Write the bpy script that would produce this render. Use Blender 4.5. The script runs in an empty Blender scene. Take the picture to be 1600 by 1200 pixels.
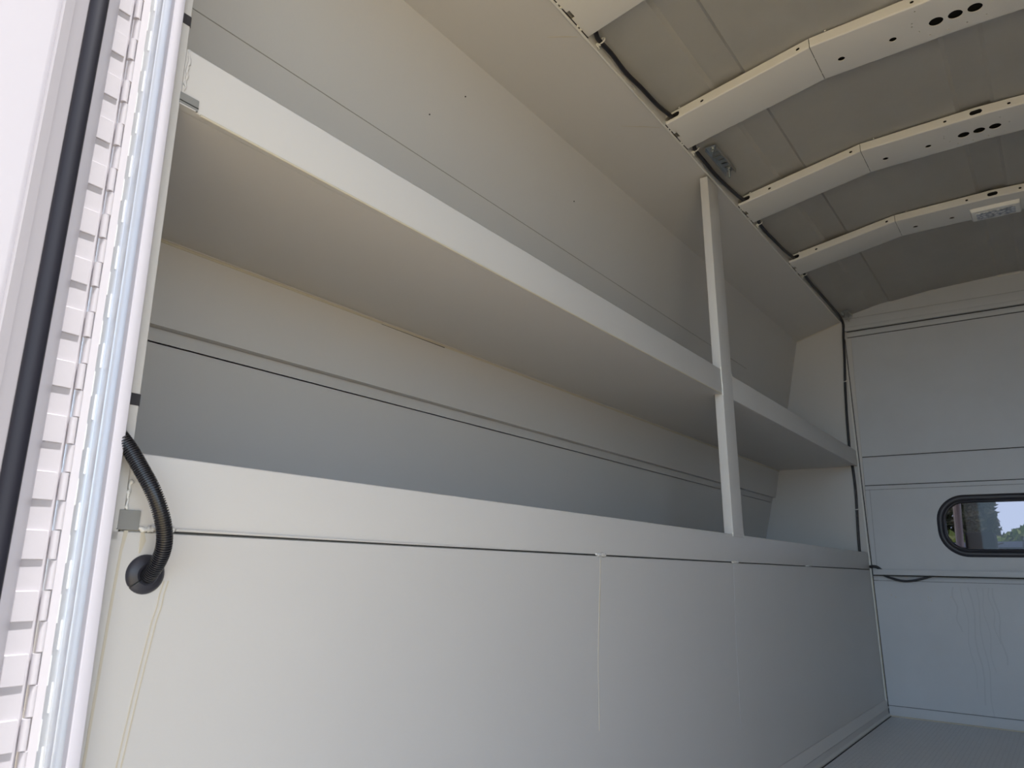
import bpy, bmesh, math, random
from mathutils import Vector, Matrix
random.seed(7)
C = bpy.context.scene
COL = C.collection

# ------------------------------------------------------------------ camera
L = 3.724            # y of the front bulkhead
T = -0.024           # outward lean of the side faces
cam_d = bpy.data.cameras.new('camera')
cam = bpy.data.objects.new('camera', cam_d); COL.objects.link(cam)
cam_d.sensor_fit = 'HORIZONTAL'; cam_d.sensor_width = 9.6
cam_d.lens = 9.6*1152.861/1600
cam_d.clip_start = 0.02; cam_d.clip_end = 400
def cam_axes(yaw, pitch, roll):
    cy, sy, cp, sp = math.cos(yaw), math.sin(yaw), math.cos(pitch), math.sin(pitch)
    f = Vector((-sy*cp, cy*cp, sp)); r = Vector((cy, sy, 0)); u = r.cross(f)
    cr, sr = math.cos(roll), math.sin(roll)
    return cr*r+sr*u, -sr*r+cr*u, f
r_, u_, f_ = cam_axes(0.63841, 0.24408, 0.02268)
M = Matrix((r_, u_, -f_)).transposed().to_4x4()
M.translation = Vector((0.7141, 0, 0.5822))
cam.matrix_world = M
cam_d.dof.use_dof = True; cam_d.dof.focus_distance = 1.3; cam_d.dof.aperture_fstop = 4.0
C.camera = cam

# ------------------------------------------------------------------ light
SUN = 7.2; SUN_COL = (1, .985, .98); SKY_LOW = (2.38, 3.34, 4.40); SKY_HIGH = (1.10, .95, .98)
w = bpy.data.worlds.new('sky'); C.world = w; w.use_nodes = True
nt = w.node_tree; nt.nodes.clear()
out = nt.nodes.new('ShaderNodeOutputWorld'); bg = nt.nodes.new('ShaderNodeBackground')
tcw = nt.nodes.new('ShaderNodeTexCoord'); sx = nt.nodes.new('ShaderNodeSeparateXYZ')
mrw = nt.nodes.new('ShaderNodeMapRange'); mrw.interpolation_type = 'SMOOTHSTEP'
mrw.inputs[1].default_value = 0.05; mrw.inputs[2].default_value = 0.60
mxw = nt.nodes.new('ShaderNodeMix'); mxw.data_type = 'RGBA'
mxw.inputs['A'].default_value = (*SKY_LOW, 1); mxw.inputs['B'].default_value = (*SKY_HIGH, 1)
nt.links.new(tcw.outputs['Generated'], sx.inputs[0]); nt.links.new(sx.outputs['Z'], mrw.inputs[0])
nt.links.new(mrw.outputs[0], mxw.inputs['Factor']); nt.links.new(mxw.outputs['Result'], bg.inputs[0])
nt.links.new(bg.outputs[0], out.inputs[0])
bg.inputs[1].default_value = 1.0
sun_d = bpy.data.lights.new('sun', 'SUN'); sun_d.energy = SUN; sun_d.angle = math.radians(0.6)
sun_d.color = SUN_COL
sun = bpy.data.objects.new('sun', sun_d); COL.objects.link(sun)
sun.rotation_euler = Vector((1, 0.0, 3.7)).to_track_quat('Z', 'Y').to_euler()
sun.location = (8, 0, 8)
C.view_settings.view_transform = 'Standard'; C.view_settings.look = 'None'
C.view_settings.gamma = 1; C.view_settings.use_curve_mapping = False
C.view_settings.exposure = 0.0

# ------------------------------------------------------------------ materials
def mat(name, col, rough=.5, metal=0, bump=0, bscale=60, var=0, vscale=3, spec=.5, coat=0):
    m = bpy.data.materials.new(name); m.use_nodes = True
    n = m.node_tree.nodes; l = m.node_tree.links; b = n['Principled BSDF']
    b.inputs['Base Color'].default_value = (*col, 1); b.inputs['Roughness'].default_value = rough
    b.inputs['Metallic'].default_value = metal; b.inputs['Specular IOR Level'].default_value = spec
    b.inputs['Coat Weight'].default_value = coat
    tc = n.new('ShaderNodeTexCoord')
    if bump:
        t = n.new('ShaderNodeTexNoise'); t.inputs['Scale'].default_value = bscale; t.inputs['Detail'].default_value = 3
        bp = n.new('ShaderNodeBump'); bp.inputs['Strength'].default_value = bump; bp.inputs['Distance'].default_value = .002
        l.new(tc.outputs['Object'], t.inputs['Vector']); l.new(t.outputs[0], bp.inputs['Height']); l.new(bp.outputs[0], b.inputs['Normal'])
    if var:
        t = n.new('ShaderNodeTexNoise'); t.inputs['Scale'].default_value = vscale; t.inputs['Detail'].default_value = 5
        t.inputs['Roughness'].default_value = .6
        mr = n.new('ShaderNodeMapRange'); mr.inputs[1].default_value = .3; mr.inputs[2].default_value = .7
        mr.inputs[3].default_value = 1-var; mr.inputs[4].default_value = 1+var
        mx = n.new('ShaderNodeVectorMath'); mx.operation = 'SCALE'; mx.inputs[0].default_value = col
        l.new(tc.outputs['Object'], t.inputs['Vector']); l.new(t.outputs[0], mr.inputs[0]); l.new(mr.outputs[0], mx.inputs['Scale'])
        l.new(mx.outputs[0], b.inputs['Base Color'])
    return m
PAINT = mat('white_paint', (.63, .612, .59), .38, bump=.05, bscale=220, var=.02, vscale=1.6)
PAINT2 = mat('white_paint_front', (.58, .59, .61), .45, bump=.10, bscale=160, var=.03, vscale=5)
PRIMER = mat('roof_paint', (.85, .83, .785), .5, bump=.10, bscale=120, var=.04, vscale=4)
BOWP = mat('bow_paint', (.78, .765, .73), .42, bump=.04, bscale=200)
DOORW = mat('door_white', (.57, .55, .60), .35, var=.01)
DOORG = mat('door_grey_edge', (.42, .40, .43), .45)
ALU = mat('aluminium', (.74, .76, .80), .34, metal=.75)
HINGE = mat('hinge_white', (.60, .57, .60), .38, bump=.1, bscale=90)
GLINTW = mat('glint_white', (.92, .92, .92), .2)
STEEL = mat('zinc_steel', (.62, .65, .66), .28, metal=1)
RUBBER = mat('black_rubber', (.030, .030, .040), .42)
SEALM = mat('seal_rubber', (.014, .014, .022), .55, spec=.3)
CABLE = mat('black_cable', (.018, .017, .022), .38)
CONDUIT = mat('black_conduit', (.016, .016, .020), .30)
LIGHTBLOCK = mat('light_block_black', (.012, .012, .013), .95)  # black of the added light-blocking strips inside the roof bows
DARK = mat('dark_gap', (.03, .03, .03), .7)
TAPE = mat('black_tape', (.035, .033, .038), .55)
GREYTAB = mat('grey_steel', (.26, .26, .25), .5)
CREAM = mat('cream_sealant', (.60, .55, .44), .55)
STAIN = mat('drip_stain', (.58, .53, .43), .6)
STAIN2 = mat('grey_drip', (.53, .54, .56), .5)
SILI = mat('clear_sealant', (.74, .73, .70), .15, bump=.8, bscale=300)
NYLON = mat('white_nylon', (.80, .79, .74), .4)
LAMPW = mat('lamp_plastic', (.85, .85, .83), .35)
def floor_mat():
    m = mat('floor_grip', (.74, .77, .81), .38)
    n = m.node_tree.nodes; l = m.node_tree.links; b = n['Principled BSDF']
    tc = n.new('ShaderNodeTexCoord'); br = n.new('ShaderNodeTexBrick')
    mp = n.new('ShaderNodeMapping'); mp.inputs['Rotation'].default_value = (0, 0, 0)
    br.inputs['Scale'].default_value = 1; br.inputs['Brick Width'].default_value = .03; br.inputs['Row Height'].default_value = .011
    br.inputs['Mortar Size'].default_value = .003; br.inputs['Mortar Smooth'].default_value = .6
    br.inputs['Color1'].default_value = (.78, .81, .85, 1); br.inputs['Color2'].default_value = (.74, .77, .81, 1)
    br.inputs['Mortar'].default_value = (.62, .65, .69, 1)
    bp = n.new('ShaderNodeBump'); bp.invert = True; bp.inputs['Strength'].default_value = .7; bp.inputs['Distance'].default_value = .002
    l.new(tc.outputs['Object'], mp.inputs[0]); l.new(mp.outputs[0], br.inputs['Vector'])
    l.new(br.outputs['Color'], b.inputs['Base Color']); l.new(br.outputs['Fac'], bp.inputs['Height']); l.new(bp.outputs[0], b.inputs['Normal'])
    return m
FLOORM = floor_mat()
def lens_mat():
    m = mat('lamp_lens', (.55, .60, .68), .12)
    n = m.node_tree.nodes; l = m.node_tree.links; b = n['Principled BSDF']
    tc = n.new('ShaderNodeTexCoord'); v = n.new('ShaderNodeTexVoronoi'); v.inputs['Scale'].default_value = 90
    cr = n.new('ShaderNodeValToRGB'); cr.color_ramp.elements[0].color = (.85, .88, .92, 1); cr.color_ramp.elements[1].color = (.22, .26, .34, 1)
    cr.color_ramp.elements[0].position = .15; cr.color_ramp.elements[1].position = .8
    l.new(tc.outputs['Object'], v.inputs['Vector']); l.new(v.outputs['Distance'], cr.inputs[0]); l.new(cr.outputs[0], b.inputs['Base Color'])
    return m
LENS = lens_mat()
def glass_mat():
    m = bpy.data.materials.new('window_glass'); m.use_nodes = True
    n = m.node_tree.nodes; l = m.node_tree.links; n.clear()
    o = n.new('ShaderNodeOutputMaterial'); mx = n.new('ShaderNodeMixShader'); t = n.new('ShaderNodeBsdfTransparent'); g = n.new('ShaderNodeBsdfGlossy')
    g.inputs['Roughness'].default_value = .02; t.inputs[0].default_value = (.44, .40, .41, 1); f = n.new('ShaderNodeFresnel'); f.inputs[0].default_value = 1.36
    l.new(f.outputs[0], mx.inputs[0]); l.new(t.outputs[0], mx.inputs[1]); l.new(g.outputs[0], mx.inputs[2]); l.new(mx.outputs[0], o.inputs[0])
    return m
GLASS = glass_mat()
SEAT = mat('seat_fabric', (.03, .03, .035), .8)
DASH = mat('dash_plastic', (.10, .10, .11), .6)
BLUEP = mat('hood_blue', (.40, .55, .78), .3)
LEAF = mat('hedge_leaf', (.11, .20, .035), .6, bump=.4, bscale=5, var=.35, vscale=3)
LEAF2 = mat('conifer_leaf', (.022, .038, .018), .7, bump=.4, bscale=4, var=.4, vscale=2)
BARK = mat('bark', (.09, .06, .045), .85, bump=.5, bscale=12)
GRASS = mat('lawn', (.22, .36, .10), .9, var=.3, vscale=.6)
PAVE = mat('pavement', (.64, .51, .27), .9, var=.1, vscale=2, bump=.3, bscale=20)

# ------------------------------------------------------------------ helpers
def obj(name, bm, m, parent=None, loc=None, smooth=True, ang=.6):
    """link a bmesh (given in world coordinates) as one mesh object"""
    bmesh.ops.recalc_face_normals(bm, faces=bm.faces[:])
    me = bpy.data.meshes.new(name)
    if parent is None and loc is None:
        xs = [v.co for v in bm.verts]
        loc = Vector(((min(c.x for c in xs)+max(c.x for c in xs))/2, (min(c.y for c in xs)+max(c.y for c in xs))/2, min(c.z for c in xs)))
    off = Vector(loc) if loc is not None else Vector((0, 0, 0))
    base = Vector((0, 0, 0)); p = parent
    while p: base += p.location; p = p.parent
    for v in bm.verts: v.co -= off if parent is None else base
    bm.to_mesh(me); bm.free()
    me.materials.append(m)
    if smooth:
        for p in me.polygons: p.use_smooth = True
        me.set_sharp_from_angle(angle=ang)
    o = bpy.data.objects.new(name, me); COL.objects.link(o)
    if parent: o.parent = parent
    else: o.location = off
    return o
def empty(name, loc, label, cat, group=None):
    o = bpy.data.objects.new(name, None); COL.objects.link(o); o.location = loc; o.empty_display_size = .05
    tag(o, label, cat, group); return o
def tag(o, label, cat, group=None, kind=None):
    o['label'] = label; o['category'] = cat
    if group: o['group'] = group
    if kind: o['kind'] = kind
    return o
def struct(name, bm, m, label=None, cat=None):
    o = obj(name, bm, m); o['kind'] = 'structure'
    if label: o['label'] = label
    if cat: o['category'] = cat
    return o
def NB(): return bmesh.new()
def box(bm, x0, x1, y0, y1, z0, z1, lean=False):
    """axis box; with lean, x is measured from the leaning side face"""
    vs = []
    for z in (z0, z1):
        o = T*z if lean else 0
        for x, y in ((x0, y0), (x1, y0), (x1, y1), (x0, y1)): vs.append(bm.verts.new((x+o, y, z)))
    for f in ((0, 1, 2, 3), (4, 5, 6, 7), (0, 1, 5, 4), (1, 2, 6, 5), (2, 3, 7, 6), (3, 0, 4, 7)):
        bm.faces.new([vs[i] for i in f])
    return vs
def bevel(bm, wd, seg=2, verts=None):
    bmesh.ops.bevel(bm, geom=[e for e in bm.edges], offset=wd, segments=seg, affect='EDGES', profile=.6)
def prism(bm, pts, y0, y1):
    """polygon in XZ extruded along Y"""
    a = [bm.verts.new((x, y0, z)) for x, z in pts]; b = [bm.verts.new((x, y1, z)) for x, z in pts]
    bm.faces.new(a); bm.faces.new(b)
    for i in range(len(pts)):
        j = (i+1) % len(pts); bm.faces.new((a[i], a[j], b[j], b[i]))
def plank(bm, p0, p1, th, y0, y1, n=1):
    """sheet between two XZ points, thickness th on its left side"""
    d = Vector((p1[0]-p0[0], p1[1]-p0[1])); d.normalize(); nn = Vector((-d.y, d.x))*th
    prism(bm, [p0, p1, (p1[0]+nn.x, p1[1]+nn.y), (p0[0]+nn.x, p0[1]+nn.y)], y0, y1)
def vprism(bm, pts, z0, z1, lean=True, seg=1):
    """polygon in XY extruded up Z, leaning with the side face"""
    rings = []
    for k in range(seg+1):
        z = z0+(z1-z0)*k/seg
        rings.append([bm.verts.new((x+(T*z if lean else 0), y, z)) for x, y in pts])
    bm.faces.new(rings[0]); bm.faces.new(rings[-1])
    for a, b in zip(rings, rings[1:]):
        for i in range(len(pts)):
            j = (i+1) % len(pts); bm.faces.new((a[i], a[j], b[j], b[i]))
def tube(bm, pts, r, seg=12, rib=0, caps=True):
    pts = [Vector(p) for p in pts]; rings = []; up = Vector((0, 0, 1))
    t0 = (pts[1]-pts[0]).normalized(); nrm = t0.orthogonal().normalized()
    for i, p in enumerate(pts):
        t = (pts[min(i+1, len(pts)-1)]-pts[max(i-1, 0)]).normalized()
        nrm = (nrm-t*nrm.dot(t)).normalized(); bn = t.cross(nrm)
        rr = r[i] if isinstance(r, (list, tuple)) else r
        rings.append([bm.verts.new(p+(nrm*math.cos(a)+bn*math.sin(a))*rr) for a in [2*math.pi*k/seg for k in range(seg)]])
    for a, b in zip(rings, rings[1:]):
        for k in range(seg): bm.faces.new((a[k], a[(k+1) % seg], b[(k+1) % seg], b[k]))
    if caps: bm.faces.new(rings[0]); bm.faces.new(rings[-1])
def spline(pts, n=8):
    pts = [Vector(p) for p in pts]; P = [2*pts[0]-pts[1]]+pts+[2*pts[-1]-pts[-2]]; o = []
    for i in range(1, len(P)-2):
        a, b, c, d = P[i-1:i+3]
        for k in range(n):
            t = k/n
            o.append(.5*((2*b)+(c-a)*t+(2*a-5*b+4*c-d)*t*t+(3*b-a-3*c+d)*t**3))
    o.append(pts[-1]); return o
def cyl(bm, c, axis, r, h, seg=20):
    c = Vector(c); a = Vector(axis).normalized(); tube(bm, [c-a*h/2, c+a*h/2], r, seg)
def blob(bm, c, r, sub=2, sq=(1, 1, 1), jit=.25):
    res = bmesh.ops.create_icosphere(bm, subdivisions=sub, radius=1)
    for v in res['verts']:
        k = r*(1+random.uniform(-jit, jit)); v.co = Vector((v.co.x*k*sq[0], v.co.y*k*sq[1], v.co.z*k*sq[2]))+Vector(c)
def cut(o, cutter_bm):
    """subtract a cutter (world coordinates) and keep the plain result mesh"""
    base = Vector((0, 0, 0)); p = o
    while p: base += p.location; p = p.parent
    for v in cutter_bm.verts: v.co -= base
    bmesh.ops.recalc_face_normals(cutter_bm, faces=cutter_bm.faces[:])
    cm = bpy.data.meshes.new('c'); cutter_bm.to_mesh(cm); cutter_bm.free()
    a = bpy.data.objects.new('a', o.data); b = bpy.data.objects.new('b', cm)
    COL.objects.link(a); COL.objects.link(b)
    md = a.modifiers.new('b', 'BOOLEAN'); md.object = b; md.operation = 'DIFFERENCE'; md.solver = 'EXACT'
    dg = bpy.context.evaluated_depsgraph_get(); dg.update()
    me = bpy.data.meshes.new_from_object(a.evaluated_get(dg), depsgraph=dg)
    for p in me.polygons: p.use_smooth = True
    me.set_sharp_from_angle(angle=.6)
    bpy.data.objects.remove(a); bpy.data.objects.remove(b)
    o.data = me
def fx(z, x=0): return x+T*z      # x of the leaning left face at height z

XR = 1.32                        # the body is symmetric about x = .66
Y0 = .35                         # rear end of the body
zLb, zLt, zSb, zSt, ZE = .6104, .6848, 1.0788, 1.1532, 1.790

# ------------------------------------------------------------------ setting: floor, side wall, base rail
bm = NB(); box(bm, -.02, XR+.02, Y0, L, -.03, 0); struct('floor', bm, FLOORM)
bm = NB()
plank(bm, (fx(.0), .0), (fx(.6075), .6075), .012, Y0+.0, L)
wl = struct('wall_left', bm, PAINT)
# base rail along the foot of the left wall
bm = NB(); prism(bm, [(0, 0), (.0145, 0), (.0145, .006), (.009, .012), (.007, .030), (.0125, .036), (.007, .042), (.0035, .062), (.0005, .066), (-.001, .066)], Y0, L-.004)
struct('baseboard_left', bm, PAINT)
bm = NB(); box(bm, .0145, .018, Y0, L-.004, 0, .0015); struct('trim_1', bm, DARK)
# stains and the patch seam on the wall
bm = NB()
def ribbon(bm, pts, wd, off=.0006):
    """thin run down the leaning wall; pts are (y, z)"""
    prev = None
    for i, (y, z) in enumerate(pts):
        x = fx(z)+off; ww = wd if not isinstance(wd, list) else wd[i]
        a = bm.verts.new((x, y-ww, z)); b = bm.verts.new((x, y+ww, z)); c_ = bm.verts.new((x-off*1.5, y+ww, z)); d = bm.verts.new((x-off*1.5, y-ww, z))
        if prev:
            for k in range(4): bm.faces.new((prev[k], prev[(k+1) % 4], (a, b, c_, d)[(k+1) % 4], (a, b, c_, d)[k]))
        prev = (a, b, c_, d)
for dy in (0, .0045):
    ribbon(bm, [(.4075+dy, .562), (.4045+dy, .549), (.4035+dy, .538), (.400+dy, .524), (.3965+dy, .50), (.391+dy, .462), (.387+dy, .43), (.381+dy, .38)], .0007)
ribbon(bm, [(.3795, .609), (.381, .600), (.379, .588)], [.0015, .003, .0008])
ribbon(bm, [(.3635, .609), (.361, .59), (.359, .55), (.355, .45), (.352, .36)], [.002, .0012, .0012, .0012, .0012])
ribbon(bm, [(1.281, .604), (1.277, .56), (1.275, .54), (1.262, .42), (1.26, .30)], [.0008, .0006, .0018, .0005, .0004])
o = obj('drip_stain', bm, STAIN, wl); o['label'] = 'tan drip streaks running down the wall'
bm = NB()
ribbon(bm, [(2.0, .606), (1.98, .413), (1.97, .2)], .0007, .0003)
o = obj('panel_seam', bm, PAINT2, wl)

# ------------------------------------------------------------------ the compartments: outer wall, sloping ceiling, ends
OW = [(-.500, .60), (-.472, .76), (-.4335, .928), (-.4315, .946)]
bm = NB()
plank(bm, (-.505, .60), (-.4335, .922), .012, Y0, L)
plank(bm, (-.4330, .9245), (-.4283, .9455), .012, Y0, L)
wo = struct('wall_outer', bm, PAINT)
bm = NB()
plank(bm, (-.4130, .9465), (-.258, 1.726), .012, Y0, L)
plank(bm, (-.432, .946), (-.4130, .9465), .004, Y0, L)
wu = struct('wall_outer_upper', bm, PAINT)
for x, y, z in ((-.2943, 1.032, 1.5435), (-.2758, 1.1275, 1.6365), (-.2850, 1.62, 1.590)):
    bm = NB(); cyl(bm, (x, y, z), (1, 0, -.2), .0016, .003, 8); obj('paint_speck', bm, DARK, wu)
bm = NB()      # fine joint line along the upper outer wall
s = (.258-.4130)/(.9465-1.726)     # slope of that wall
xw = -.258-s*(1.726-1.447)
for ya, yb in ((Y0+.02, 3.1),):
    box(bm, xw-.002, xw+.0008, ya, yb, 1.446, 1.4475)
struct('trim_2', bm, mat('fine_joint', (.42, .40, .36), .6))
bm = NB()
plank(bm, (-.258, 1.726), (-.0445, ZE), .008, Y0, L)
cs = struct('ceiling_side', bm, PAINT)
for pts in (((-.1273, 1.608), (-.0864, 1.662), (-.0557, 1.706)), ((-.1043, 1.209), (-.0780, 1.237), (-.0560, 1.262))):
    bm = NB(); prev = None
    for (x, y), ww in zip(pts, (.0008, .0022, .0010)):
        z = 1.79-(.2998)*(-.0445-x)-.0003; q = [bm.verts.new(p) for p in ((x, y-ww, z), (x, y+ww, z), (x, y+ww, z+.0006), (x, y-ww, z+.0006))]
        if prev:
            for k in range(4): bm.faces.new((prev[k], prev[(k+1) % 4], q[(k+1) % 4], q[k]))
        prev = q
    o = obj('smudge', bm, STAIN, cs)
bm = NB()      # edge return of the roof rail, seen beside the cable
box(bm, -.047, -.0435, Y0, L, ZE-.001, 1.845)
rf = struct('trim_3', bm, BOWP)
c = NB()
for y, l_ in ((1.518, .011), (2.590, .011), (3.20, .008)):
    box(c, -.06, -.03, y-l_, y+l_, 1.797, 1.803)
cyl(c, (-.045, 1.638, 1.800), (1, 0, 0), .0025, .03)
cut(rf, c)
bm = NB(); tube(bm, [(-.0448, Y0, ZE-.001), (-.0448, L, ZE-.001)], .0028, 10); struct('trim_4', bm, BOWP)
bm = NB()
for ya, yb in ((Y0, Y0+.006), ):
    prism(bm, [(-.51, .60), (fx(.6), .60), (fx(1.79), 1.79), (-.258, 1.73), (-.43, .94)], ya, yb)
struct('wall_rear', bm, PAINT)
bm = NB()
prism(bm, [(-.52, .58), (-.0045, .58), (-.0045, 1.82), (-.10, 1.82), (-.30, 1.78), (-.45, .94)], L, L+.01)
we = struct('wall_end', bm, PAINT)
# sealing beads in the compartment corners
bm = NB()
tube(bm, [(-.388, Y0, zSb-.003), (-.388, L, zSb-.003)], .0028, 8)
struct('trim_5', bm, CREAM)
bm = NB(); tube(bm, [(-.258, L-.001, 1.724), (-.05, L-.001, 1.786)], .0016, 6); struct('trim_6', bm, CREAM)

# ------------------------------------------------------------------ shelves
def shelf(zb, zt, label, lower=False):
    t = empty('shelf', (0, 2.04, zb), label, 'shelf')
    bm = NB()
    if lower: box(bm, -.497, fx(zb)-.004, Y0+.01, L-.001, zb-.004, zb)
    else: box(bm, -.384, fx(zb)-.003, Y0+.01, L-.001, zb+.0005, zb+.003)
    bd = obj('board', bm, PAINT, t)
    if not lower:
        c = NB(); box(c, -.066, .0, L-.030, L+.01, zb-.01, zb+.01); box(c, -.052, .0, 2.0095, 2.0945, zb-.01, zb+.01); cut(bd, c)
    for ya, yb in (((Y0+.010, L-.0015),) if lower else ((Y0+.010, 2.0095), (2.0945, L-.0015))):
        bm = NB(); box(bm, -.012, 0, ya, yb, zb, zt, lean=True)
        bevel(bm, .0022, 3)
        obj('front_lip', bm, PAINT, t)
    if not lower:
        bm = NB(); tube(bm, [(fx(zb)-.0006, Y0+.035, zb-.0002), (fx(zb)-.0006, 1.99, zb-.0002)], .0017, 8)
        o = obj('edge_bead', bm, CREAM, t)
    return t
up = shelf(zSb, zSt, 'upper white painted metal shelf crossing behind the upright post, open underneath')
lo = shelf(zLb, zLt, 'lower white metal shelf whose tall front lip meets the plain side panel', True)
# dark joint with blobs of sealant under the lower lip
bm = NB(); box(bm, -.012, .0004, .41, L-.002, zLb-.0016, zLb-.0002, lean=True)
o = obj('joint_gap', bm, DARK, lo)
bm = NB(); tube(bm, [(fx(zLb)+.0006, .413, zLb+.0016), (fx(zLb)+.0006, .75, zLb+.0010), (fx(zLb)-.0012, 1.2, zLb+.001)], [.0016, .0013, .0008], 8)
obj('edge_bead', bm, PAINT, lo)
def sealant(y0, y1, z, r, n, parent, m=None, vert=False):
    """irregular squeezed-out bead along y (or up z)"""
    bm = NB(); pts = []; rad = []
    for i in range(n+1):
        k = i/n
        if vert: zz = z+(y1-y0)*k; yy = y0+random.uniform(-.0012, .0012); zz_ = zz
        else: yy = y0+(y1-y0)*k; zz_ = z+random.uniform(-r, r)*.35
        pts.append((fx(zz_)+.0006, yy, zz_)); rad.append(r*1.45*random.uniform(.25, .85)*(.4 if i in (0, n) else 1))
    tube(bm, pts, rad, 8)
    return obj('sealant_blob', bm, m or SILI, parent, ang=3)
sealant(.374, .412, zLb+.001, .0034, 22, lo)
sealant(1.262, 1.30, zLb, .0036, 16, lo)
sealant(1.985, 2.04, zLb, .0032, 10, lo)
sealant(2.69, 2.76, zLb, .0030, 8, lo)
sealant(.3615, .3615+.030, .628, .0024, 12, lo, vert=True)
sealant(.3630, .3630+.055, 1.097, .0017, 18, up, PAINT, vert=True)
# open gap in the bead at the back of the upper shelf
bm = NB(); tube(bm, [(-.4095+.0215, 1.02, zSb-.0055), (-.4095+.0215, 1.22, zSb-.0060)], [.0006, .0010], 6)
obj('joint_gap', bm, DARK, up)

# grey square tabs where the lips meet the rear post
def tab(y0, y1, z0, z1, slot, label):
    bm = NB(); box(bm, -.004, .0022, y0, y1, z0, z1, lean=True); bevel(bm, .0004, 1)
    o = obj('mounting_tab', bm, GREYTAB)
    tag(o, label, 'bracket')
    if slot:
        b2 = NB(); box(b2, -.001, .0026, y0, y1, z0+.0035, z0+.0046, lean=True); s_ = obj('slot', b2, DARK, None)
        s_.parent = o; s_.location = s_.location-o.location
        b2 = NB(); box(b2, -.001, .0026, y0, y1-.003, z0-.0012, z0, lean=True); s_ = obj('edge', b2, PAINT, None)
        s_.parent = o; s_.location = s_.location-o.location
    return o
tab(.358, .3805, 1.0795, 1.094, True, 'small grey metal tab under the left end of the upper shelf lip')
tab(.354, .3745, .6095, .6285, False, 'small square grey metal tab on the lower shelf lip beside the conduit')

# ------------------------------------------------------------------ upright divider post
post = empty('upright_post', (fx(zLt), 2.05, zLt-.006), 'tall white square upright post joining both shelves to the roof edge', 'post')
bm = NB()
box(bm, -.0235, .0022, 2.010, 2.094, zLt+.0002, 1.776, lean=True)
bevel(bm, .0025, 3)
obj('post_tube', bm, PAINT, post)
bm = NB(); box(bm, .0002, .0022, 2.010, 2.094, zLt-.006, zLt+.001, lean=True); obj('foot_flange', bm, PAINT, post)
for z0, z1, y in ((zSb-.004, zSt+.006, 2.0095), (zLt-.006, zLt+.003, 2.0095), (zLt-.006, zLt+.004, 2.0945), (zSt-.006, zSt+.002, 2.0945)):
    bm = NB(); n = max(3, int((z1-z0)/.008)); pts = [(fx(z0+(z1-z0)*k/n)+.0012, y+random.uniform(-.0012, .0012), z0+(z1-z0)*k/n) for k in range(n+1)]
    tube(bm, pts, [random.uniform(.0010, .0022) for _ in pts], 8)
    o = obj('weld_bead', bm, NYLON, post)

# ------------------------------------------------------------------ ceiling sheet with pressed ribs
CZ = [(x, z-.0035) for x, z in ((-.0435, 1.833), (.09, 1.860), (.100, 1.8685), (.176, 1.8825), (.186, 1.8755), (.35, 1.9035), (.612, 1.9125), (.622, 1.9200), (.66, 1.9205))]
CE = [(-.0435, 1.810), (.09, 1.838), (.100, 1.841), (.176, 1.855), (.186, 1.852), (.35, 1.873), (.612, 1.887), (.622, 1.890), (.66, 1.890)]
def full(p): return p+[(XR-x, z) for x, z in reversed(p[:-1])]
cz, ce = full(CZ), full(CE)
bm = NB(); rows = []
ys = [Y0+.001, 1.0, 1.25, 1.28, 1.42, 1.55, 1.68, 1.71, 1.87, 2.0, 2.15, 2.26, 2.29, 2.45, 2.6, 2.72, 2.84, 2.868, 3.02, 3.2, 3.45, L+.006]
for y in ys:
    k = max(0, min(1, (y-3.02)/(L-3.02)))
    # slight oil-can sag of the sheet between the bows
    ph = ((y-1.29) % .5775)/.5775; sag = .0012*math.sin(math.pi*ph)**2 if y < 3.3 else 0
    rows.append([bm.verts.new((a[0], y, a[1]*(1-k)+b[1]*k-(sag if 3 < i < 18 else sag*.4))) for i, (a, b) in enumerate(zip(cz, ce))])
for a, b in zip(rows, rows[1:]):
    for i in range(len(a)-1): bm.faces.new((a[i], a[i+1], b[i+1], b[i]))
g = bmesh.ops.solidify(bm, geom=bm.faces[:], thickness=-.004)
ceil = obj('ceiling', bm, PRIMER, ang=.2); ceil['kind'] = 'structure'

# ------------------------------------------------------------------ roof bows
BT = [(-.0425, 1.8225), (.0, 1.8305), (.35, 1.8945), (.66, 1.9035)]
BB = [(-.0425, 1.7950), (.0, 1.8035), (.35, 1.8690), (.66, 1.8750)]
def lerp(P, x):
    if x > .66: x = XR-x
    for (a, za), (b, zb) in zip(P, P[1:]):
        if x <= b: return za+(zb-za)*(x-a)/(b-a)
    return P[-1][1]
def channel(bm, x0, x1, ya, yb):
    n = 4; r = .004; th = .0022
    secs = []
    xs = [x0+(x1-x0)*k/n for k in range(n+1)]
    if x0 < .66 < x1: xs = sorted(set([x for x in xs]+[.66]))
    for x in xs:
        zt, zb = lerp(BT, x), lerp(BB, x); p = [(ya, zt)]
        for k in range(5):
            a = math.pi+(math.pi/2)*k/4; p.append((ya+r+r*math.cos(a), zb+r+r*math.sin(a)))
        for k in range(5):
            a = 1.5*math.pi+(math.pi/2)*k/4; p.append((yb-r+r*math.cos(a), zb+r+r*math.sin(a)))
        p += [(yb, zt), (yb-th, zt), (yb-th, zb+th), (ya+th, zb+th), (ya+th, zt)]
        secs.append([bm.verts.new((x, y, z)) for y, z in p])
    for a, b in zip(secs, secs[1:]):
        m = len(a)
        for i in range(m): bm.faces.new((a[i], a[(i+1) % m], b[(i+1) % m], b[i]))
    bm.faces.new(secs[0]); bm.faces.new(secs[-1])
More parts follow.
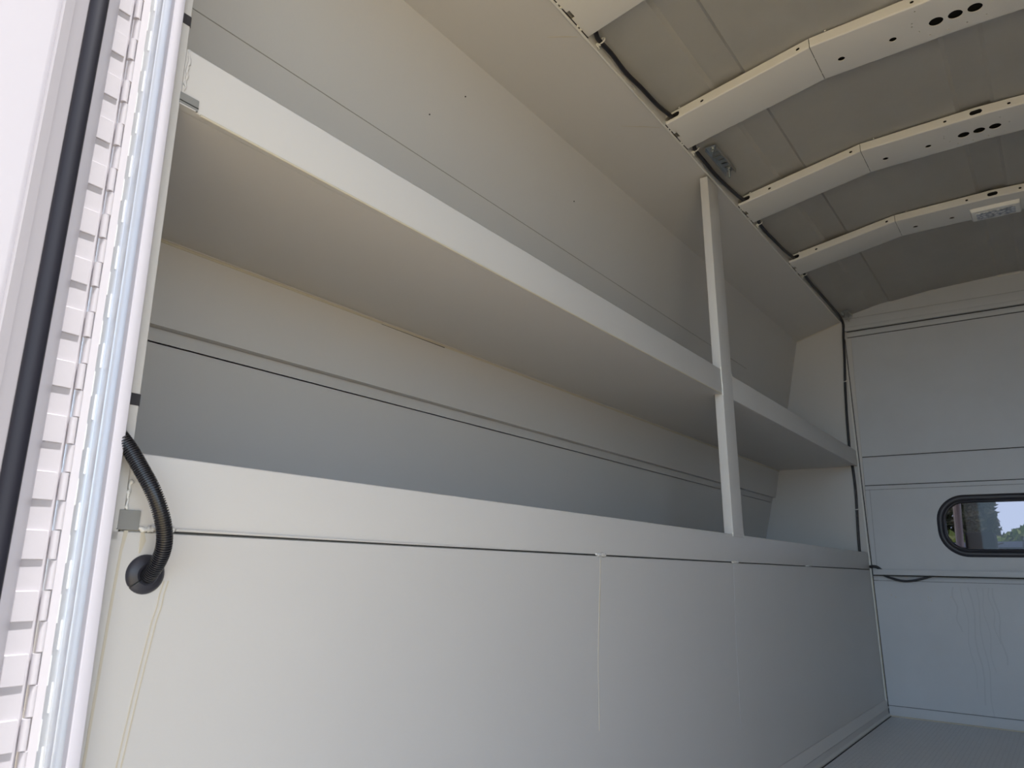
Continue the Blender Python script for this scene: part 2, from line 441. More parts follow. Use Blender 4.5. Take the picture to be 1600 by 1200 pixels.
def oval(bm, c, axis_y, hw, r, dep=.02, seg=24):
    """stadium cutter; axis_y: pierces along y, else along z; long side in x"""
    pts = []
    for k in range(seg):
        a = 2*math.pi*k/seg; ox = hw if math.cos(a) > 0 else -hw
        pts.append((ox+r*math.cos(a), r*math.sin(a)))
    rings = []
    for s in (-dep, dep):
        rings.append([bm.verts.new((c[0]+px, c[1]+s, c[2]+pz+px*.18*(1 if c[0] < .35 else .15)) if axis_y else (c[0]+px, c[1]+pz, c[2]+s)) for px, pz in pts])
    bm.faces.new(rings[0]); bm.faces.new(rings[1])
    for i in range(seg): bm.faces.new((rings[0][i], rings[0][(i+1) % seg], rings[1][(i+1) % seg], rings[1][i]))
bow_y = [(1.136, 'nearest white channel roof bow, cut off by the top of the picture'), (1.713, 'second roof bow, the nearest one showing three big round holes'),
         (2.290, 'third roof bow, next one before the bow that carries the lamp'), (2.868, 'farthest roof bow, the one that carries the white lamp')]
for bi, (yb0, lab) in enumerate(bow_y):
    W = .153
    t = empty('roof_bow', (.66, yb0+W/2, 1.80), lab, 'roof beam', 'roof bows under the ceiling sheet')
    parts = []
    for nm, xa, xb in (('outer_section', -.0415, .3492), ('centre_section', .3508, .9692), ('outer_section', .9708, XR+.0415)):
        bm = NB(); channel(bm, xa, xb, yb0, yb0+W); parts.append(obj(nm, bm, BOWP, t))
    for xa, xb in ((-.030, .349), (.351, .66), (.66, .969), (.971, XR+.030)):
        bm = NB(); prism(bm, [(xa, lerp(BT, xa)-.0105), (xb, lerp(BT, xb)-.0105), (xb, lerp(BT, xb)+.0030), (xa, lerp(BT, xa)+.0030)], yb0+.0045, yb0+W-.0045)
        obj('light_block_strip', bm, LIGHTBLOCK, t)  # added black strip, blocks light so the holes and top gap stay dark
    # holes
    def zs(x): return (lerp(BT, x)+lerp(BB, x))/2
    c = NB()
    oval(c, (-.022, yb0, zs(-.022)+.0015), True, .0135, .0075, .012)
    for x in (.065, .322): oval(c, (x, yb0, zs(x)), True, .0012, .0036, .012)
    box(c, -.06, -.0375+.004, yb0+.055, yb0+.079, 1.78, 1.81)
    cut(parts[0], c)
    c = NB()
    for x in (.405, .525): oval(c, (x, yb0+.093, 1.872), False, 0, .0085, .012)
    if bi < 3:
        for x in (.620, .660, .700): oval(c, (x, yb0+.086, 1.875), False, 0, .0155, .012)
        for x, dy in ((.584, .02), (.570, .072), (.582, .100), (.572, .06), (.602, .128), (.640, .132), (.680, .13), (.72, .125), (.715, .04), (.735, .08)):
            oval(c, (x, yb0+dy, 1.875), False, 0, .0022, .012, 10)
    for x in (.582, .740): oval(c, (x, yb0, zs(x)), True, .0008, .0036, .012)
    oval(c, (.660, yb0, zs(.66)), True, .0085, .0072, .012)
    cut(parts[1], c)
    spots = [((-.043, yb0+yy, 1.794), .0032, (1, 1.6, .8)) for yy in (.02, .034, .105, .118)]+[((.0, yb0-.001, 1.8325), .003, (1.3, .6, 1)),
             ((.35, yb0+.05, 1.8685), .002, (.6, 1.6, .5)), ((.35, yb0+.12, 1.8685), .002, (.6, 1.6, .5))]+([((.39, yb0-.001, 1.8985), .0035, (1, .6, 1))] if bi else [])
    for p_, r0, sq in spots:
        bm = NB(); blob(bm, p_, r0, 1, sq, .3); obj('weld_spot', bm, NYLON, t, ang=3)
    bm = NB(); box(bm, -.0438, -.0418, yb0+.002, yb0+W, 1.7935, 1.7965); obj('end_gap', bm, DARK, t)

# lamp on the farthest bow
lamp = empty('ceiling_lamp', (.660, 2.972, 1.872), 'white rectangular interior lamp with clear lens on the farthest roof bow', 'lamp')
bm = NB(); box(bm, .583, .737, 2.924, 3.018, 1.860, 1.8755)
for v in bm.verts:
    if v.co.z < 1.865: v.co.x = .66+(v.co.x-.66)*.955; v.co.y = 2.971+(v.co.y-2.971)*.90
bevel(bm, .0035, 3); obj('housing', bm, LAMPW, lamp)
bm = NB(); box(bm, .601, .719, 2.944, 2.998, 1.8575, 1.862); bevel(bm, .001, 2); ln_ = obj('lens', bm, LENS, lamp)

# ------------------------------------------------------------------ front bulkhead
bm = NB()
box(bm, -.004, XR+.004, L+.004, L+.014, .560, .620)       # behind rail
box(bm, .000, XR, L+.004, L+.014, 0, .0430)                # kick strip
box(bm, -.004, XR+.004, L, L+.010, .0445, .5625)
box(bm, -.004, XR+.004, L+.005, L+.015, .985, 1.118)       # recessed belt
box(bm, -.004, XR+.004, L, L+.010, 1.1210, 1.7030)
box(bm, -.004, XR+.004, L+.002, L+.012, 1.1125, 1.1205)
box(bm, -.004, XR+.004, L+.001, L+.011, .9665, .9850)
box(bm, -.020, XR+.02, L+.0145, L+.02, 0, 1.84)
wf = struct('wall_front', bm, PAINT2)
bm = NB()
box(bm, .0165, XR-.0165, L-.002, L+.0145, .564, .9655)
panel = struct('wall_front_panel', bm, PAINT2)
bm = NB(); box(bm, -.004, .0145, L+.001, L+.0105, .564, .9655); struct('trim_7', bm, PAINT2)
# rounded window opening
WX0, WX1, WZ0, WZ1 = .272, XR-.272, .668, .930
def rrect(x0, x1, z0, z1, r, seg=12):
    p = []
    for cx, cz_, a0 in ((x1-r, z1-r, 0), (x0+r, z1-r, 90), (x0+r, z0+r, 180), (x1-r, z0+r, 270)):
        for k in range(seg+1):
            a = math.radians(a0+90*k/seg); p.append((cx+r*math.cos(a), cz_+r*math.sin(a)))
    return p
c = NB(); prism(c, rrect(WX0+.012, WX1-.012, WZ0+.012, WZ1-.012, .095), L-.05, L+.05)
cut(panel, c)
c = NB(); prism(c, rrect(WX0+.012, WX1-.012, WZ0+.012, WZ1-.012, .095), L-.05, L+.05)
cut(wf, c)
win = obj('window_1', (lambda b: (prism(b, rrect(WX0+.030, WX1-.030, WZ0+.030, WZ1-.030, .080), L+.004, L+.007), b)[1])(NB()), GLASS)
win['kind'] = 'structure'
bm = NB()
prof = [(.0, -.002), (.002, -.008), (.008, -.012), (.016, -.0125), (.022, -.010), (.026, -.0045), (.031, -.003), (.034, .004), (.034, .012), (.010, .0135), (.0, .003)]
rings = []
for ins, dy in prof:
    rings.append([bm.verts.new((x, L+dy, z)) for x, z in rrect(WX0+ins, WX1-ins, WZ0+ins, WZ1-ins, .112-ins)])
n = len(rings[0])
for a, b in zip(rings, rings[1:]+rings[:1]):
    for i in range(n): bm.faces.new((a[i], a[(i+1) % n], b[(i+1) % n], b[i]))
gk = obj('window_gasket', bm, RUBBER); gk.parent = win; gk.location = gk.location-win.location
gk['label'] = 'thick black rubber gasket'
# rail, header, trims
bm = NB(); box(bm, .0045, XR-.0045, L-.032, L-.001, .5885, .6120); bevel(bm, .002, 2); rl = struct('trim_8', bm, PAINT2)
bm = NB()
for z0, z1, dy in ((1.1172, 1.1208, -.0004), (.9845, .9878, -.0004), (.9655, .9668, -.0024), (.5625, .5646, -.0004), (.0428, .0447, -.0004)):
    box(bm, -.003, XR+.003, L+dy, L+.004, z0, z1)
struct('trim_21', bm, DARK)
bm = NB(); box(bm, .0145, .0167, L-.0003, L+.004, .600, .9655); struct('trim_22', bm, mat('grey_joint', (.30, .31, .32), .6))
bm = NB(); box(bm, .000, XR, L-.030, L-.001, .583, .5882); struct('trim_9', bm, DARK)
def header():
    bm = NB()
    arch = [(x, z+.003) for x, z in ce]
    prism(bm, [(-.030, 1.797)]+[(max(-.030, min(XR+.030, x)), z) for x, z in arch]+[(XR+.030, 1.797)], L-.001, L+.012)
    struct('trim_10', bm, PAINT2)
    bm = NB(); box(bm, -.026, XR+.026, L-.014, L+.012, 1.7555, 1.7955); bevel(bm, .0015, 2); struct('trim_11', bm, PAINT2)
    bm = NB(); box(bm, -.026, XR+.026, L-.022, L+.012, 1.7345, 1.7545); bevel(bm, .003, 3); struct('trim_12', bm, PAINT2)
    bm = NB(); box(bm, -.024, XR+.024, L-.008, L+.012, 1.7060, 1.7300); bevel(bm, .0015, 2); struct('trim_13', bm, PAINT2)
    bm = NB(); box(bm, -.02, XR+.02, L-.0005, L+.002, 1.703, 1.7062); box(bm, -.02, XR+.02, L-.0085, L+.002, 1.730, 1.7345); box(bm, -.02, XR+.02, L-.012, L+.002, 1.7545, 1.7555); box(bm, -.02, XR+.02, L-.0045, L+.002, 1.7955, 1.7990); struct('trim_14', bm, DARK)
    # flanged closing plate with holes under the arch
    bm = NB(); prism(bm, [(.105, 1.799), (.135, 1.825), (XR-.135, 1.825), (XR-.105, 1.799)], L-.004, L-.001)
    o = struct('trim_15', bm, PAINT2); c = NB()
    for x in (.150, .405, .66, XR-.405, XR-.15): cyl(c, (x, L, 1.811), (0, 1, 0), .0038, .03)
    cut(o, c)
    bm = NB(); box(bm, .105, .18, L-.006, L-.001, 1.842, 1.8455); box(bm, .62, .70, L-.006, L-.001, 1.880, 1.8835)
    for v in bm.verts:
        v.co.z += (v.co.x-.105)*.19 if v.co.x < .3 else 0
    struct('trim_16', bm, BOWP)
header()
# corner trims between the compartments and the bulkhead
bm = NB(); box(bm, .0010, .0075, L-.008, L-.0002, .0, 1.70, lean=True); struct('trim_17', bm, BOWP)
bm = NB(); box(bm, .0082, .0110, L-.003, L+.001, .0, 1.70, lean=True); struct('trim_18', bm, DARK)
bm = NB(); tube(bm, [(.006, L-.001, .001), (XR-.006, L-.001, .001)], .0035, 8); tube(bm, [(.006, L-.0095, .07), (-.006, L-.0095, .58)], .0018, 8); struct('trim_19', bm, CREAM)
# drips and scuffs on the bulkhead
bm = NB()
def fdrip(bm, pts, wd):
    prev = None
    for i, (x, z) in enumerate(pts):
        y = L-.0004; q = [bm.verts.new(p) for p in ((x-wd, y, z), (x+wd, y, z), (x+wd, y+.0006, z), (x-wd, y+.0006, z))]
        if prev:
            for k in range(4): bm.faces.new((prev[k], prev[(k+1) % 4], q[(k+1) % 4], q[k]))
        prev = q
for x0, ln in ((.335, .40), (.362, .46), (.385, .50), (.405, .33), (.447, .30), (.30, .18), (.43, .22)):
    pts = [(x0+.006*math.sin(k*1.3+x0*50)+k*.0015, .545-ln*k/9) for k in range(10)]
    fdrip(bm, pts, random.uniform(.0012, .003))
o = obj('drip_stain', bm, STAIN2, wf); o['label'] = 'faint grey water streaks'
bm = NB()
for x, z in ((.062, .50), (.078, .492), (.205, .497), (.214, .493), (.206, .484), (.216, .482), (.29, .50)): box(bm, x, x+.003, L-.0005, L+.0002, z, z+.005)
fdrip(bm, [(.030, .95), (.032, .90), (.035, .80), (.038, .68)], .0016)
obj('scuff_mark', bm, STAIN, wf)

# ------------------------------------------------------------------ right side of the body (mirror side, outside the picture)
bm = NB()
prism(bm, [(XR, 0), (XR+.0146, .61), (XR+.03, .61), (XR+.02, 0)], Y0, L)
prism(bm, [(XR+.0146, .61), (XR+.50, .605), (XR+.26, 1.74), (XR+.0445, 1.80), (XR+.0445, 1.81), (XR+.28, 1.75), (XR+.52, .59), (XR+.0146, .595)], Y0, L)
prism(bm, [(XR+.0146, .61), (XR+.0164, .685), (XR+.03, .685), (XR+.03, .61)], Y0, L)
prism(bm, [(XR+.026, 1.079), (XR+.0277, 1.153), (XR+.04, 1.153), (XR+.04, 1.085), (XR+.38, 1.085), (XR+.38, 1.079)], Y0, L)
prism(bm, [(XR+.01, .58), (XR+.52, .58), (XR+.45, .94), (XR+.30, 1.78), (XR+.043, 1.83)], L, L+.01)
prism(bm, [(XR+.01, .58), (XR+.52, .58), (XR+.45, .94), (XR+.30, 1.78), (XR+.043, 1.83)], Y0, Y0+.01)
box(bm, XR+.0435, XR+.048, Y0, L, 1.78, 1.84)
struct('wall_right', bm, PAINT)
# outer skin: roof, sides under the compartments, rear header
bm = NB()
prism(bm, [(-.60, 1.70), (-.05, 1.86), (.35, 1.935), (.97, 1.935), (XR+.05, 1.86), (XR+.60, 1.70), (XR+.60, 1.76), (XR+.1, 1.93), (.97, 1.96), (.35, 1.96), (-.1, 1.93), (-.60, 1.76)], Y0-.005, L+.03)
box(bm, -.60, -.585, Y0-.005, L+.03, -.1, 1.72); box(bm, XR+.585, XR+.60, Y0-.005, L+.03, -.1, 1.72)
box(bm, -.60, -.045, Y0-.005, Y0-.001, -.1, 1.72); box(bm, XR+.045, XR+.60, Y0-.005, Y0-.001, -.1, 1.72)
box(bm, -.60, -.045, L+.02, L+.03, -.1, 1.72); box(bm, XR+.045, XR+.60, L+.02, L+.03, -.1, 1.72)
box(bm, -.60, XR+.60, Y0, L+.03, -.12, -.032)
box(bm, -.60, XR+.60, L+.021, L+.031, 1.70, 1.96)
struct('wall_body_skin', bm, DOORW)
bm = NB(); box(bm, -.04, XR+.04, Y0-.012, Y0+.03, 1.765, 1.90); struct('trim_20', bm, DOORW)

bm = NB(); box(bm, -.15, XR+.15, -.02, Y0-.015, -.09, -.045); bevel(bm, .006, 2); struct('bounce_step', bm, mat('bounce_step_pale', (.66, .64, .58), .6, bump=.3, bscale=90))  # added unseen step, bounces sunlight up onto the ceiling
# ------------------------------------------------------------------ rear post and door frame
rp = empty('rear_corner_post', (0, .351, zLb), 'slim beige painted corner post with two black bands, inside the door frame', 'post')
bm = NB(); vprism(bm, [(-.020, .3430), (-.020, .3598), (-.0008, .3598), (.0012, .3585), (.0012, .3430)], zLb, 1.785); obj('post_tube', bm, PAINT, rp)
for z0, z1 in ((1.1805, 1.1935), (.7310, .7430)):
    bm = NB(); vprism(bm, [(-.0205, .3430), (-.0205, .3603), (-.0003, .3603), (.0018, .3588), (.0018, .3430)], z0, z1); obj('black_band', bm, TAPE, rp)

frame = empty('door_frame', (0, .33, -.10), 'bright aluminium door frame upright with a rounded groove beside the hinge', 'door frame')
ZB, ZT = -.10, 1.80
bm = NB(); vprism(bm, [(-.035, .3316), (-.035, .3425), (.0165, .3425), (.0180, .3415), (.0180, .3315), (.0172, .3306), (.0095, .3306), (.0095, .3316)], ZB, ZT); obj('outer_lip', bm, DOORW, frame)
g = [(-.035, .3314), (.0092, .3314)]
for k in range(0, 9):
    a = math.pi*k/8; g.append((.0070-.0080*math.sin(a)**.8, .3305-.0078*(k/8)))
g += [(.0035, .3215), (-.001, .3205), (-.001, .3112), (-.035, .3112)]
bm = NB(); vprism(bm, g, ZB, ZT); obj('channel', bm, ALU, frame)
# ------------------------------------------------------------------ piano hinge
P = .0258      # knuckle length
def zk(k): return .0+P*k
hinge = empty('piano_hinge', (0, .30, -.05), 'long white painted piano hinge between the open door and the frame', 'hinge')
bm = NB(); vprism(bm, [(-.012, .3030), (-.012, .3112), (.0045, .3112), (.0030, .3045)], -.05, 1.74); obj('frame_leaf', bm, HINGE, hinge)
bm = NB(); vprism(bm, [(-.012, .2690), (-.012, .2990), (-.0015, .2985), (.0015, .2950), (.0025, .2720), (.004, .2690)], -.05, 1.74); obj('door_leaf', bm, HINGE, hinge)
bm = NB(); vprism(bm, [(.0, .2940), (.0, .2975), (-.006, .2975)], -.05, 1.74); obj('leaf_shadow_gap', bm, DARK, hinge) if 0 else bm.free()
def pad(bm, z0, z1):
    o_ = len(bm.verts)
    vprism(bm, [(.0005, .2748), (.0005, .2935), (.0035, .2935), (.0045, .2748)], z0, z1)
pad0 = None
for k in range(14, 60, 2):
    if pad0 is None:
        bm = NB(); pad(bm, zk(k)+.0125, zk(k)+.0125+P*.98); bevel(bm, .0005, 1); pad0 = obj('hinge_plate', bm, HINGE, hinge)
    else:
        o = pad0.copy(); COL.objects.link(o); o.parent = hinge; dz = zk(k)-zk(14); o.location = pad0.location+Vector((T*dz, 0, dz))
nk = 0; near_k = None; far_k = None
for k in range(10, 62):
    z0 = zk(k)+.0125; z = z0+P/2
    yc, xc, r = (.2995, .0035, .0034) if k % 2 == 0 else (.3015, .0030, .0030)
    if k > 11:
        src = near_k if k % 2 == 0 else far_k
        o = src.copy(); COL.objects.link(o); o.parent = hinge
        o.location = src.location+Vector((T*(z-src['z']), 0, z-src['z'])); continue
    bm = NB(); tube(bm, [(xc+T*(z0+.0006), yc, z0+.0006), (xc+T*(z0+P-.0006), yc, z0+P-.0006)], r, 14)
    o = obj('knuckle', bm, HINGE, hinge); o['z'] = z
    if k % 2 == 0: near_k = o
    else: far_k = o
for ob in COL.objects:
    if 'z' in ob.keys(): del ob['z']
# paired white bars, the bright reflections of the hinge knuckles built as shapes
glint0 = {}
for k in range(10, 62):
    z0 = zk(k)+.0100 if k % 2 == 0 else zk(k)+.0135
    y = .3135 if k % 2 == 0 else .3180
    if k % 2 in glint0:
        src, zs_ = glint0[k % 2]; o = src.copy(); COL.objects.link(o); o.parent = frame
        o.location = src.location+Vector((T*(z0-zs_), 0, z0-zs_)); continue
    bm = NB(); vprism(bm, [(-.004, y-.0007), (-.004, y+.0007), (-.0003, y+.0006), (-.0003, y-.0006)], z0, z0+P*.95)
    glint0[k % 2] = (obj('glint_bar', bm, GLINTW, frame), z0)

# ------------------------------------------------------------------ open door with its rubber seal
door = empty('rear_door', (.05, .10, -.08), 'open white rear door with a black rubber seal, at the left edge', 'door')
D = .056
bm = NB(); vprism(bm, [(-.05, .262), (.0015, .2700), (.0065, .2690), (D-.014, .2460), (D-.010, .2400), (.02, .215), (-.05, .215)], -.08, 1.76, lean=False); obj('door_edge', bm, DOORW, door)
def az(a, x):      # point on the sight line family is avoided: plain coordinates below
    return x
bm = NB(); tube(bm, [(D, .2330, -.08+k*.23) for k in range(9)], .0076, 18); sl = obj('rubber_seal', bm, SEALM, door); sl['label'] = 'black bulb seal'
bm = NB(); vprism(bm, [(-.04, .262), (D-.008, .2400), (D-.002, .2250), (D+.001, .2165), (D+.003, .2130), (.04, .19), (-.04, .19)], -.08, 1.76, lean=False); obj('seal_carrier', bm, DOORG, door)
bm = NB(); vprism(bm, [(.02, .2140), (D+.0035, .2130), (D+.007, .2045), (D+.004, .2020), (.02, .200)], -.08, 1.76, lean=False); obj('step_flange', bm, DOORG, door)
bm = NB(); vprism(bm, [(.02, .2032), (D+.0040, .2032), (D+.0062, .2015), (D+.0075, .1980), (D+.060, -.42), (.02, -.42)], -.08, 1.76, lean=False); obj('inner_panel', bm, DOORW, door)

# ------------------------------------------------------------------ conduit and grommet
gz, gy = .568, .3875
gr = NB()
prof = [(.0075, .001), (.0075, .005), (.0105, .0062), (.0150, .0050), (.0185, .0022), (.0195, -.0005)]
rings = []
for r, h in prof:
    rings.append([gr.verts.new((fx(gz)+h, gy+r*math.cos(2*math.pi*k/40), gz+r*.98*math.sin(2*math.pi*k/40))) for k in range(40)])
for a, b in zip(rings, rings[1:]):
    for i in range(40): gr.faces.new((a[i], a[(i+1) % 40], b[(i+1) % 40], b[i]))
gr.faces.new(rings[0])
gro = obj('cable_grommet', gr, RUBBER)
tag(gro, 'round black split rubber grommet in the side panel where the conduit enters', 'grommet')
c = NB()
vs = box(c, -.01, .02, -.0008, .0008, -.030, 0)
a = math.radians(-52)
for v in c.verts:
    y, z = v.co.y, v.co.z
    v.co = Vector((fx(gz)+v.co.x+.001, gy+y*math.cos(a)-z*math.sin(a), gz+y*math.sin(a)+z*math.cos(a)))
# slit runs to the lower left of the disc
cut(gro, c)
c = NB()
box(c, -.001, .0030, -.0009, .0009, -.0185, -.006)
for v in c.verts:
    y, z = v.co.y, v.co.z
    v.co = Vector((fx(gz)+v.co.x, gy+y*math.cos(a)-z*math.sin(a), gz+y*math.sin(a)+z*math.cos(a)))
obj('slit', c, DARK, gro)
path = [(-.0120, .3392, .7010), (-.0070, .3412, .6965), (0, .3485, .6846), (.0090, .3586, .6649), (.0165, .3672, .6471), (.0200, .3764, .6266), (.0190, .3836, .6071), (.0145, .3869, .5922), (.0050, .3883, .5790), (-.0080, .3886, .5679), (-.0200, .3886, .5640)]
sp = spline(path, 40)
ln = [0]
for a, b in zip(sp, sp[1:]): ln.append(ln[-1]+(b-a).length)
N = 1000; pts = []; rad = []; j = 0
pitch = .0022
for i in range(N+1):
    s_ = ln[-1]*i/N
    while j < len(ln)-2 and ln[j+1] < s_: j += 1
    t_ = (s_-ln[j])/max(1e-9, ln[j+1]-ln[j]); pts.append(sp[j].lerp(sp[j+1], t_))
    ph = (s_/pitch) % 1
    rad.append(.0076 if ph < .55 else .0062)
bm = NB(); tube(bm, pts, rad, 22)
cd = obj('conduit_hose', bm, CONDUIT, ang=.5); tag(cd, 'black corrugated conduit hose curving from the door frame down to the grommet', 'hose')

# ------------------------------------------------------------------ roof cable harness, ties, brackets
cx = -.0235
cp = [(cx-.006, 1.03, 1.806), (cx, 1.135, 1.8125), (cx, 1.20, 1.812), (-.026, 1.285, 1.811), (-.032, 1.32, 1.806), (-.031, 1.38, 1.806), (-.034, 1.46, 1.804), (-.031, 1.54, 1.806), (-.030, 1.64, 1.809), (cx, 1.710, 1.8120), (cx, 1.78, 1.812),
      (-.026, 1.865, 1.811), (-.032, 1.90, 1.806), (-.033, 1.97, 1.805), (-.034, 2.06, 1.804), (-.031, 2.16, 1.806), (-.028, 2.25, 1.811), (cx, 2.288, 1.8125), (cx, 2.36, 1.812),
      (-.026, 2.443, 1.811), (-.032, 2.48, 1.806), (-.034, 2.56, 1.805), (-.031, 2.66, 1.806), (-.029, 2.77, 1.808), (cx, 2.866, 1.8125), (cx, 2.94, 1.812),
      (-.026, 3.02, 1.811), (-.032, 3.06, 1.806), (-.034, 3.18, 1.804), (-.032, 3.36, 1.803), (-.031, 3.52, 1.801), (-.030, 3.62, 1.797), (-.029, 3.685, 1.785), (-.0285, 3.702, 1.760), (-.034, 3.704, 1.70), (-.037, 3.704, 1.60),
      (-.045, 3.705, 1.47), (-.050, 3.705, 1.32), (-.051, 3.705, 1.18), (-.050, 3.705, 1.12), (-.044, 3.705, 1.06), (-.041, 3.705, .97), (-.043, 3.705, .88), (-.046, 3.705, .78), (-.047, 3.705, .70), (-.046, 3.705, .62)]
bm = NB(); tube(bm, spline(cp, 6), .0058, 12)
cb = obj('wiring_cable', bm, CABLE); tag(cb, 'black wiring cable along the roof edge, then down the far corner', 'cable')
def tie(y, i, lab):
    bm = NB(); ring = [(-.029+.0078*math.cos(a), y+.002*math.sin(a), 1.8085+.0078*math.sin(a)) for a in [2*math.pi*k/16 for k in range(17)]]
    tube(bm, ring, .0018, 6)
    t = [(-.034, y-.002, 1.802), (-.040, y-.001, 1.799), (-.038, y+.004, 1.792)]; tube(bm, t, .0016, 6)
    box(bm, -.0425, -.033, y-.004, y+.003, 1.798, 1.804)
    o = obj('cable_tie', bm, NYLON, ang=1); tag(o, lab, 'cable tie', 'white ties on the roof cable')
for i, (y, lab) in enumerate(((1.330, 'white nylon tie on the roof cable just behind the nearest roof bow'), (1.898, 'white nylon tie on the roof cable between second bow and bolted bracket'),
                              (2.478, 'white nylon tie on the roof cable just behind the third roof bow'), (3.05, 'white nylon tie on the roof cable just behind the lamp-carrying bow'))):
    tie(y, i, lab)
def clip(z, lab, x):
    bm = NB(); ring = [(x+.0076*math.cos(a), 3.705+.0076*math.sin(a), z+.0015*math.sin(a)) for a in [2*math.pi*k/14 for k in range(15)]]
    tube(bm, ring, .0018, 6); tube(bm, [(x+.006, 3.697, z), (x+.013, 3.694, z+.003)], .0022, 6)
    o = obj('cable_clip', bm, NYLON, ang=1); tag(o, lab, 'cable clip')
clip(1.485, 'small white clip on the corner cable above the upper shelf', -.0445)
clip(.878, 'small white clip on the corner cable between the two shelves', -.043)
def bracket(x, y, z, ln_, lab):
    t = empty('bolted_bracket', (x, y, z), lab, 'bracket')
    bm = NB(); box(bm, x-.016, x+.018, y-ln_/2, y+ln_/2, z, z+.003); bevel(bm, .0008, 1)
    box(bm, x-.016, x-.0135, y-ln_/2, y+ln_/2, z-.012, z+.002); box(bm, x+.0155, x+.018, y-ln_/2, y+ln_/2, z-.009, z+.002)
    pl = obj('plate', bm, STEEL, t)
    c = NB()
    for k in range(-2, 3): box(c, x-.008, x+.010, y+k*ln_*.15-.004, y+k*ln_*.15+.004, z-.004, z+.006)
    cut(pl, c)
    for s_ in (-1, 1):
        bm = NB(); yy = y+s_*ln_*.40
        cyl(bm, (x+.002, yy, z-.014), (0, 0, 1), .0030, .034, 12); bo = obj('bolt', bm, STEEL, t)
        bm = NB(); cyl(bm, (x+.002, yy, z-.002), (0, 0, 1), .0078, .002, 20); obj('washer', bm, STEEL, bo)
        bm = NB(); cyl(bm, (x+.002, yy, z-.0055), (0, 0, 1), .0062, .005, 6); obj('nut', bm, STEEL, bo)
bracket(.002, 2.015, 1.8215, .17, 'zinc bracket with two hanging bolts beside the cable above the upright post')
bracket(-.001, 3.650, 1.806, .085, 'zinc bracket with two bolts in the far upper roof corner')
bm = NB(); tube(bm, [(-.040, 1.965, 1.801), (-.0405, 1.99, 1.795), (-.0405, 2.10, 1.795), (-.0400, 2.13, 1.800)], .0015, 6)
o = obj('wire_strand', bm, STEEL); tag(o, 'thin grey wire strand beside the cable at the bolted bracket', 'wire')
# cable end and loop at the bulkhead rail
bm = NB(); tube(bm, spline([(-.010, L-.020, .622), (.0, L-.022, .624), (.018, L-.022, .622), (.034, L-.022, .610), (.045, L-.020, .60)], 6), .0062, 10)
o = obj('cable_end', bm, CABLE); tag(o, 'short black cable end entering the left end of the bulkhead rail', 'cable')
bm = NB(); tube(bm, spline([(.035, L-.018, .590), (.075, L-.020, .574), (.120, L-.022, .564), (.165, L-.022, .568), (.215, L-.018, .582), (.24, L-.016, .590)], 6), .0050, 10)
o = obj('cable_loop', bm, CABLE); tag(o, 'black cable loop sagging below the bulkhead rail', 'cable')

# ------------------------------------------------------------------ beyond the window: truck cab and garden
cab = empty('truck_cab', (.66, L+.9, -.3), 'dark truck cab interior seen through the oblong window', 'truck cab')
bm = NB()
box(bm, -.25, 1.57, L+.06, L+1.95, -.35, .10)
box(bm, -.25, -.20, L+.06, L+1.5, .10, .70); box(bm, 1.52, 1.57, L+.06, L+1.5, .10, .70)
prism(bm, [(-.12, 1.16), (1.44, 1.16), (1.40, 1.20), (-.08, 1.20)], L+.06, L+1.45)
box(bm, -.25, .24, L+.06, L+.08, .10, 1.18); box(bm, 1.08, 1.57, L+.06, L+.08, .10, 1.18)
obj('shell', bm, DASH, cab)
bm = NB()
tube(bm, [(.17, L+1.80, .70), (.195, L+1.62, .95), (.22, L+1.45, 1.18)], .022, 10); obj('windscreen_pillar', bm, DOORW, cab)
bm = NB(); tube(bm, [(1.15, L+1.80, .70), (1.125, L+1.62, .95), (1.10, L+1.45, 1.18)], .022, 10); obj('windscreen_pillar', bm, DOORW, cab)
bm = NB(); prism(bm, [(-.2, .60), (1.5, .60), (1.5, .755), (-.2, .755)], L+1.35, L+1.85); obj('dashboard', bm, DASH, cab)
for x in (.385, .93):
    bm = NB(); box(bm, x-.065, x+.065, L+.50, L+.60, .66, .80); box(bm, x-.2, x+.2, L+.48, L+.62, .10, .66); bevel(bm, .03, 4); obj('seat_back', bm, SEAT, cab)
bm = NB(); prism(bm, [(.0, .72), (1.3, .72), (1.25, .80), (.66, .815), (.05, .80)], L+1.9, L+3.2); obj('hood', bm, BLUEP, cab)
bm = NB()
tube(bm, [(.30, L+1.86, .775), (.40, L+1.88, .80)], .004, 6); obj('wiper', bm, RUBBER, cab)
bm = NB(); tube(bm, [(.50, L+1.86, .76), (.502, L+1.88, .81), (.58, L+1.88, .812)], .004, 6)
obj('wiper', bm, RUBBER, cab)

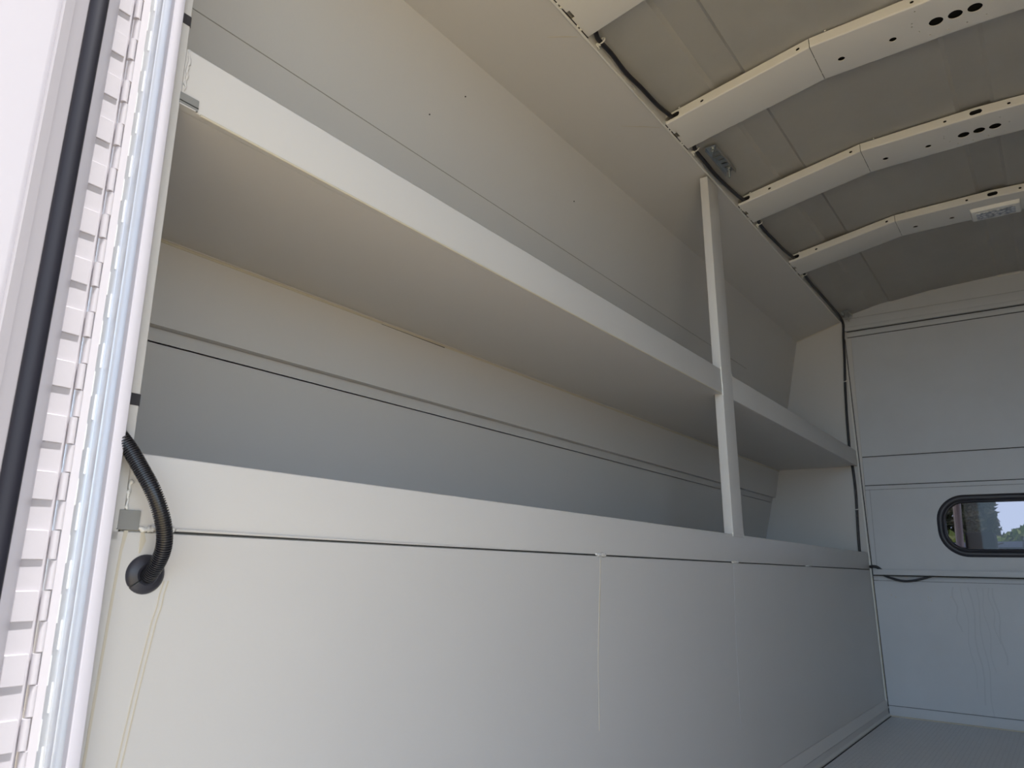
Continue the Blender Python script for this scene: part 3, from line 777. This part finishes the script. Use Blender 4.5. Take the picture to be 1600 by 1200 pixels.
bm = NB(); box(bm, -60, 60, -40, 8.5, -.86, -.80); struct('ground_pavement', bm, PAVE)
bm = NB(); box(bm, -60, 60, 8.5, 90, -.86, -.79); tag(obj('lawn', bm, GRASS), 'green lawn beyond the truck, seen through the window', 'lawn', kind='stuff')
def foliage(bm, cx_, cy_, z0, z1, rx, n, leaf=.12, taper=.6):
    for i in range(n):
        h = random.random(); z = z0+(z1-z0)*h; rr = rx*(1-taper*h)*math.sqrt(random.random()); a = random.random()*6.283
        p = Vector((cx_+rr*math.cos(a), cy_+rr*math.sin(a), z))
        d1 = Vector((random.gauss(0, 1), random.gauss(0, 1), random.gauss(0, 1))).normalized()*leaf; d2 = d1.orthogonal().normalized()*leaf*.5
        q = [bm.verts.new(p+d1), bm.verts.new(p+d2), bm.verts.new(p-d1), bm.verts.new(p-d2)]; bm.faces.new(q)
trees = [(-1.55, 21, 3.6, .55, 'dark conifer at the left of the window view'), (-1.10, 23, 4.4, .55, 'tall dark conifer in the middle of the tree row seen through the window'),
         (-.72, 19.6, 3.4, .33, 'dark conifer at the right end of the tree row, beside the sky')]
for x, y, h, r, lab in trees:
    t = empty('conifer_tree', (x, y, -.789), lab, 'tree', 'conifers beyond the truck cab')
    bm = NB(); tube(bm, [(x, y, -.789), (x, y, .8), (x, y, h*.9)], [.09, .07, .02], 10); obj('trunk', bm, BARK, t)
    bm = NB(); foliage(bm, x, y, .9, h, r, 2600, .085, .35); obj('crown', bm, LEAF2, t, smooth=False)
t = empty('young_tree', (-.40, 14, -.789), 'thin leafy sapling in front of the hedge, seen through the window', 'tree')
bm = NB(); tube(bm, [(-.40, 14, -.789), (-.41, 14, .5), (-.40, 14, 1.55)], [.03, .025, .01], 8); obj('trunk', bm, BARK, t)
bm = NB(); foliage(bm, -.41, 14, 1.15, 1.62, .11, 350, .035, .3); obj('crown', bm, LEAF2, t, smooth=False)
bm = NB()
for i in range(9000):
    x = random.uniform(-3, 6); y = 16+random.uniform(-.5, .5); z = -.58+1.97*random.random()**.6+.12*math.sin(x*3)
    p = Vector((x, y, z)); d1 = Vector((random.gauss(0, 1), random.gauss(0, 1), random.gauss(0, 1))).normalized()*.11; d2 = d1.orthogonal().normalized()*.06
    bm.faces.new([bm.verts.new(p+d1), bm.verts.new(p+d2), bm.verts.new(p-d1), bm.verts.new(p-d2)])
tag(obj('hedge', bm, LEAF, smooth=False), 'bright green hedge behind the truck, seen through the window', 'hedge')
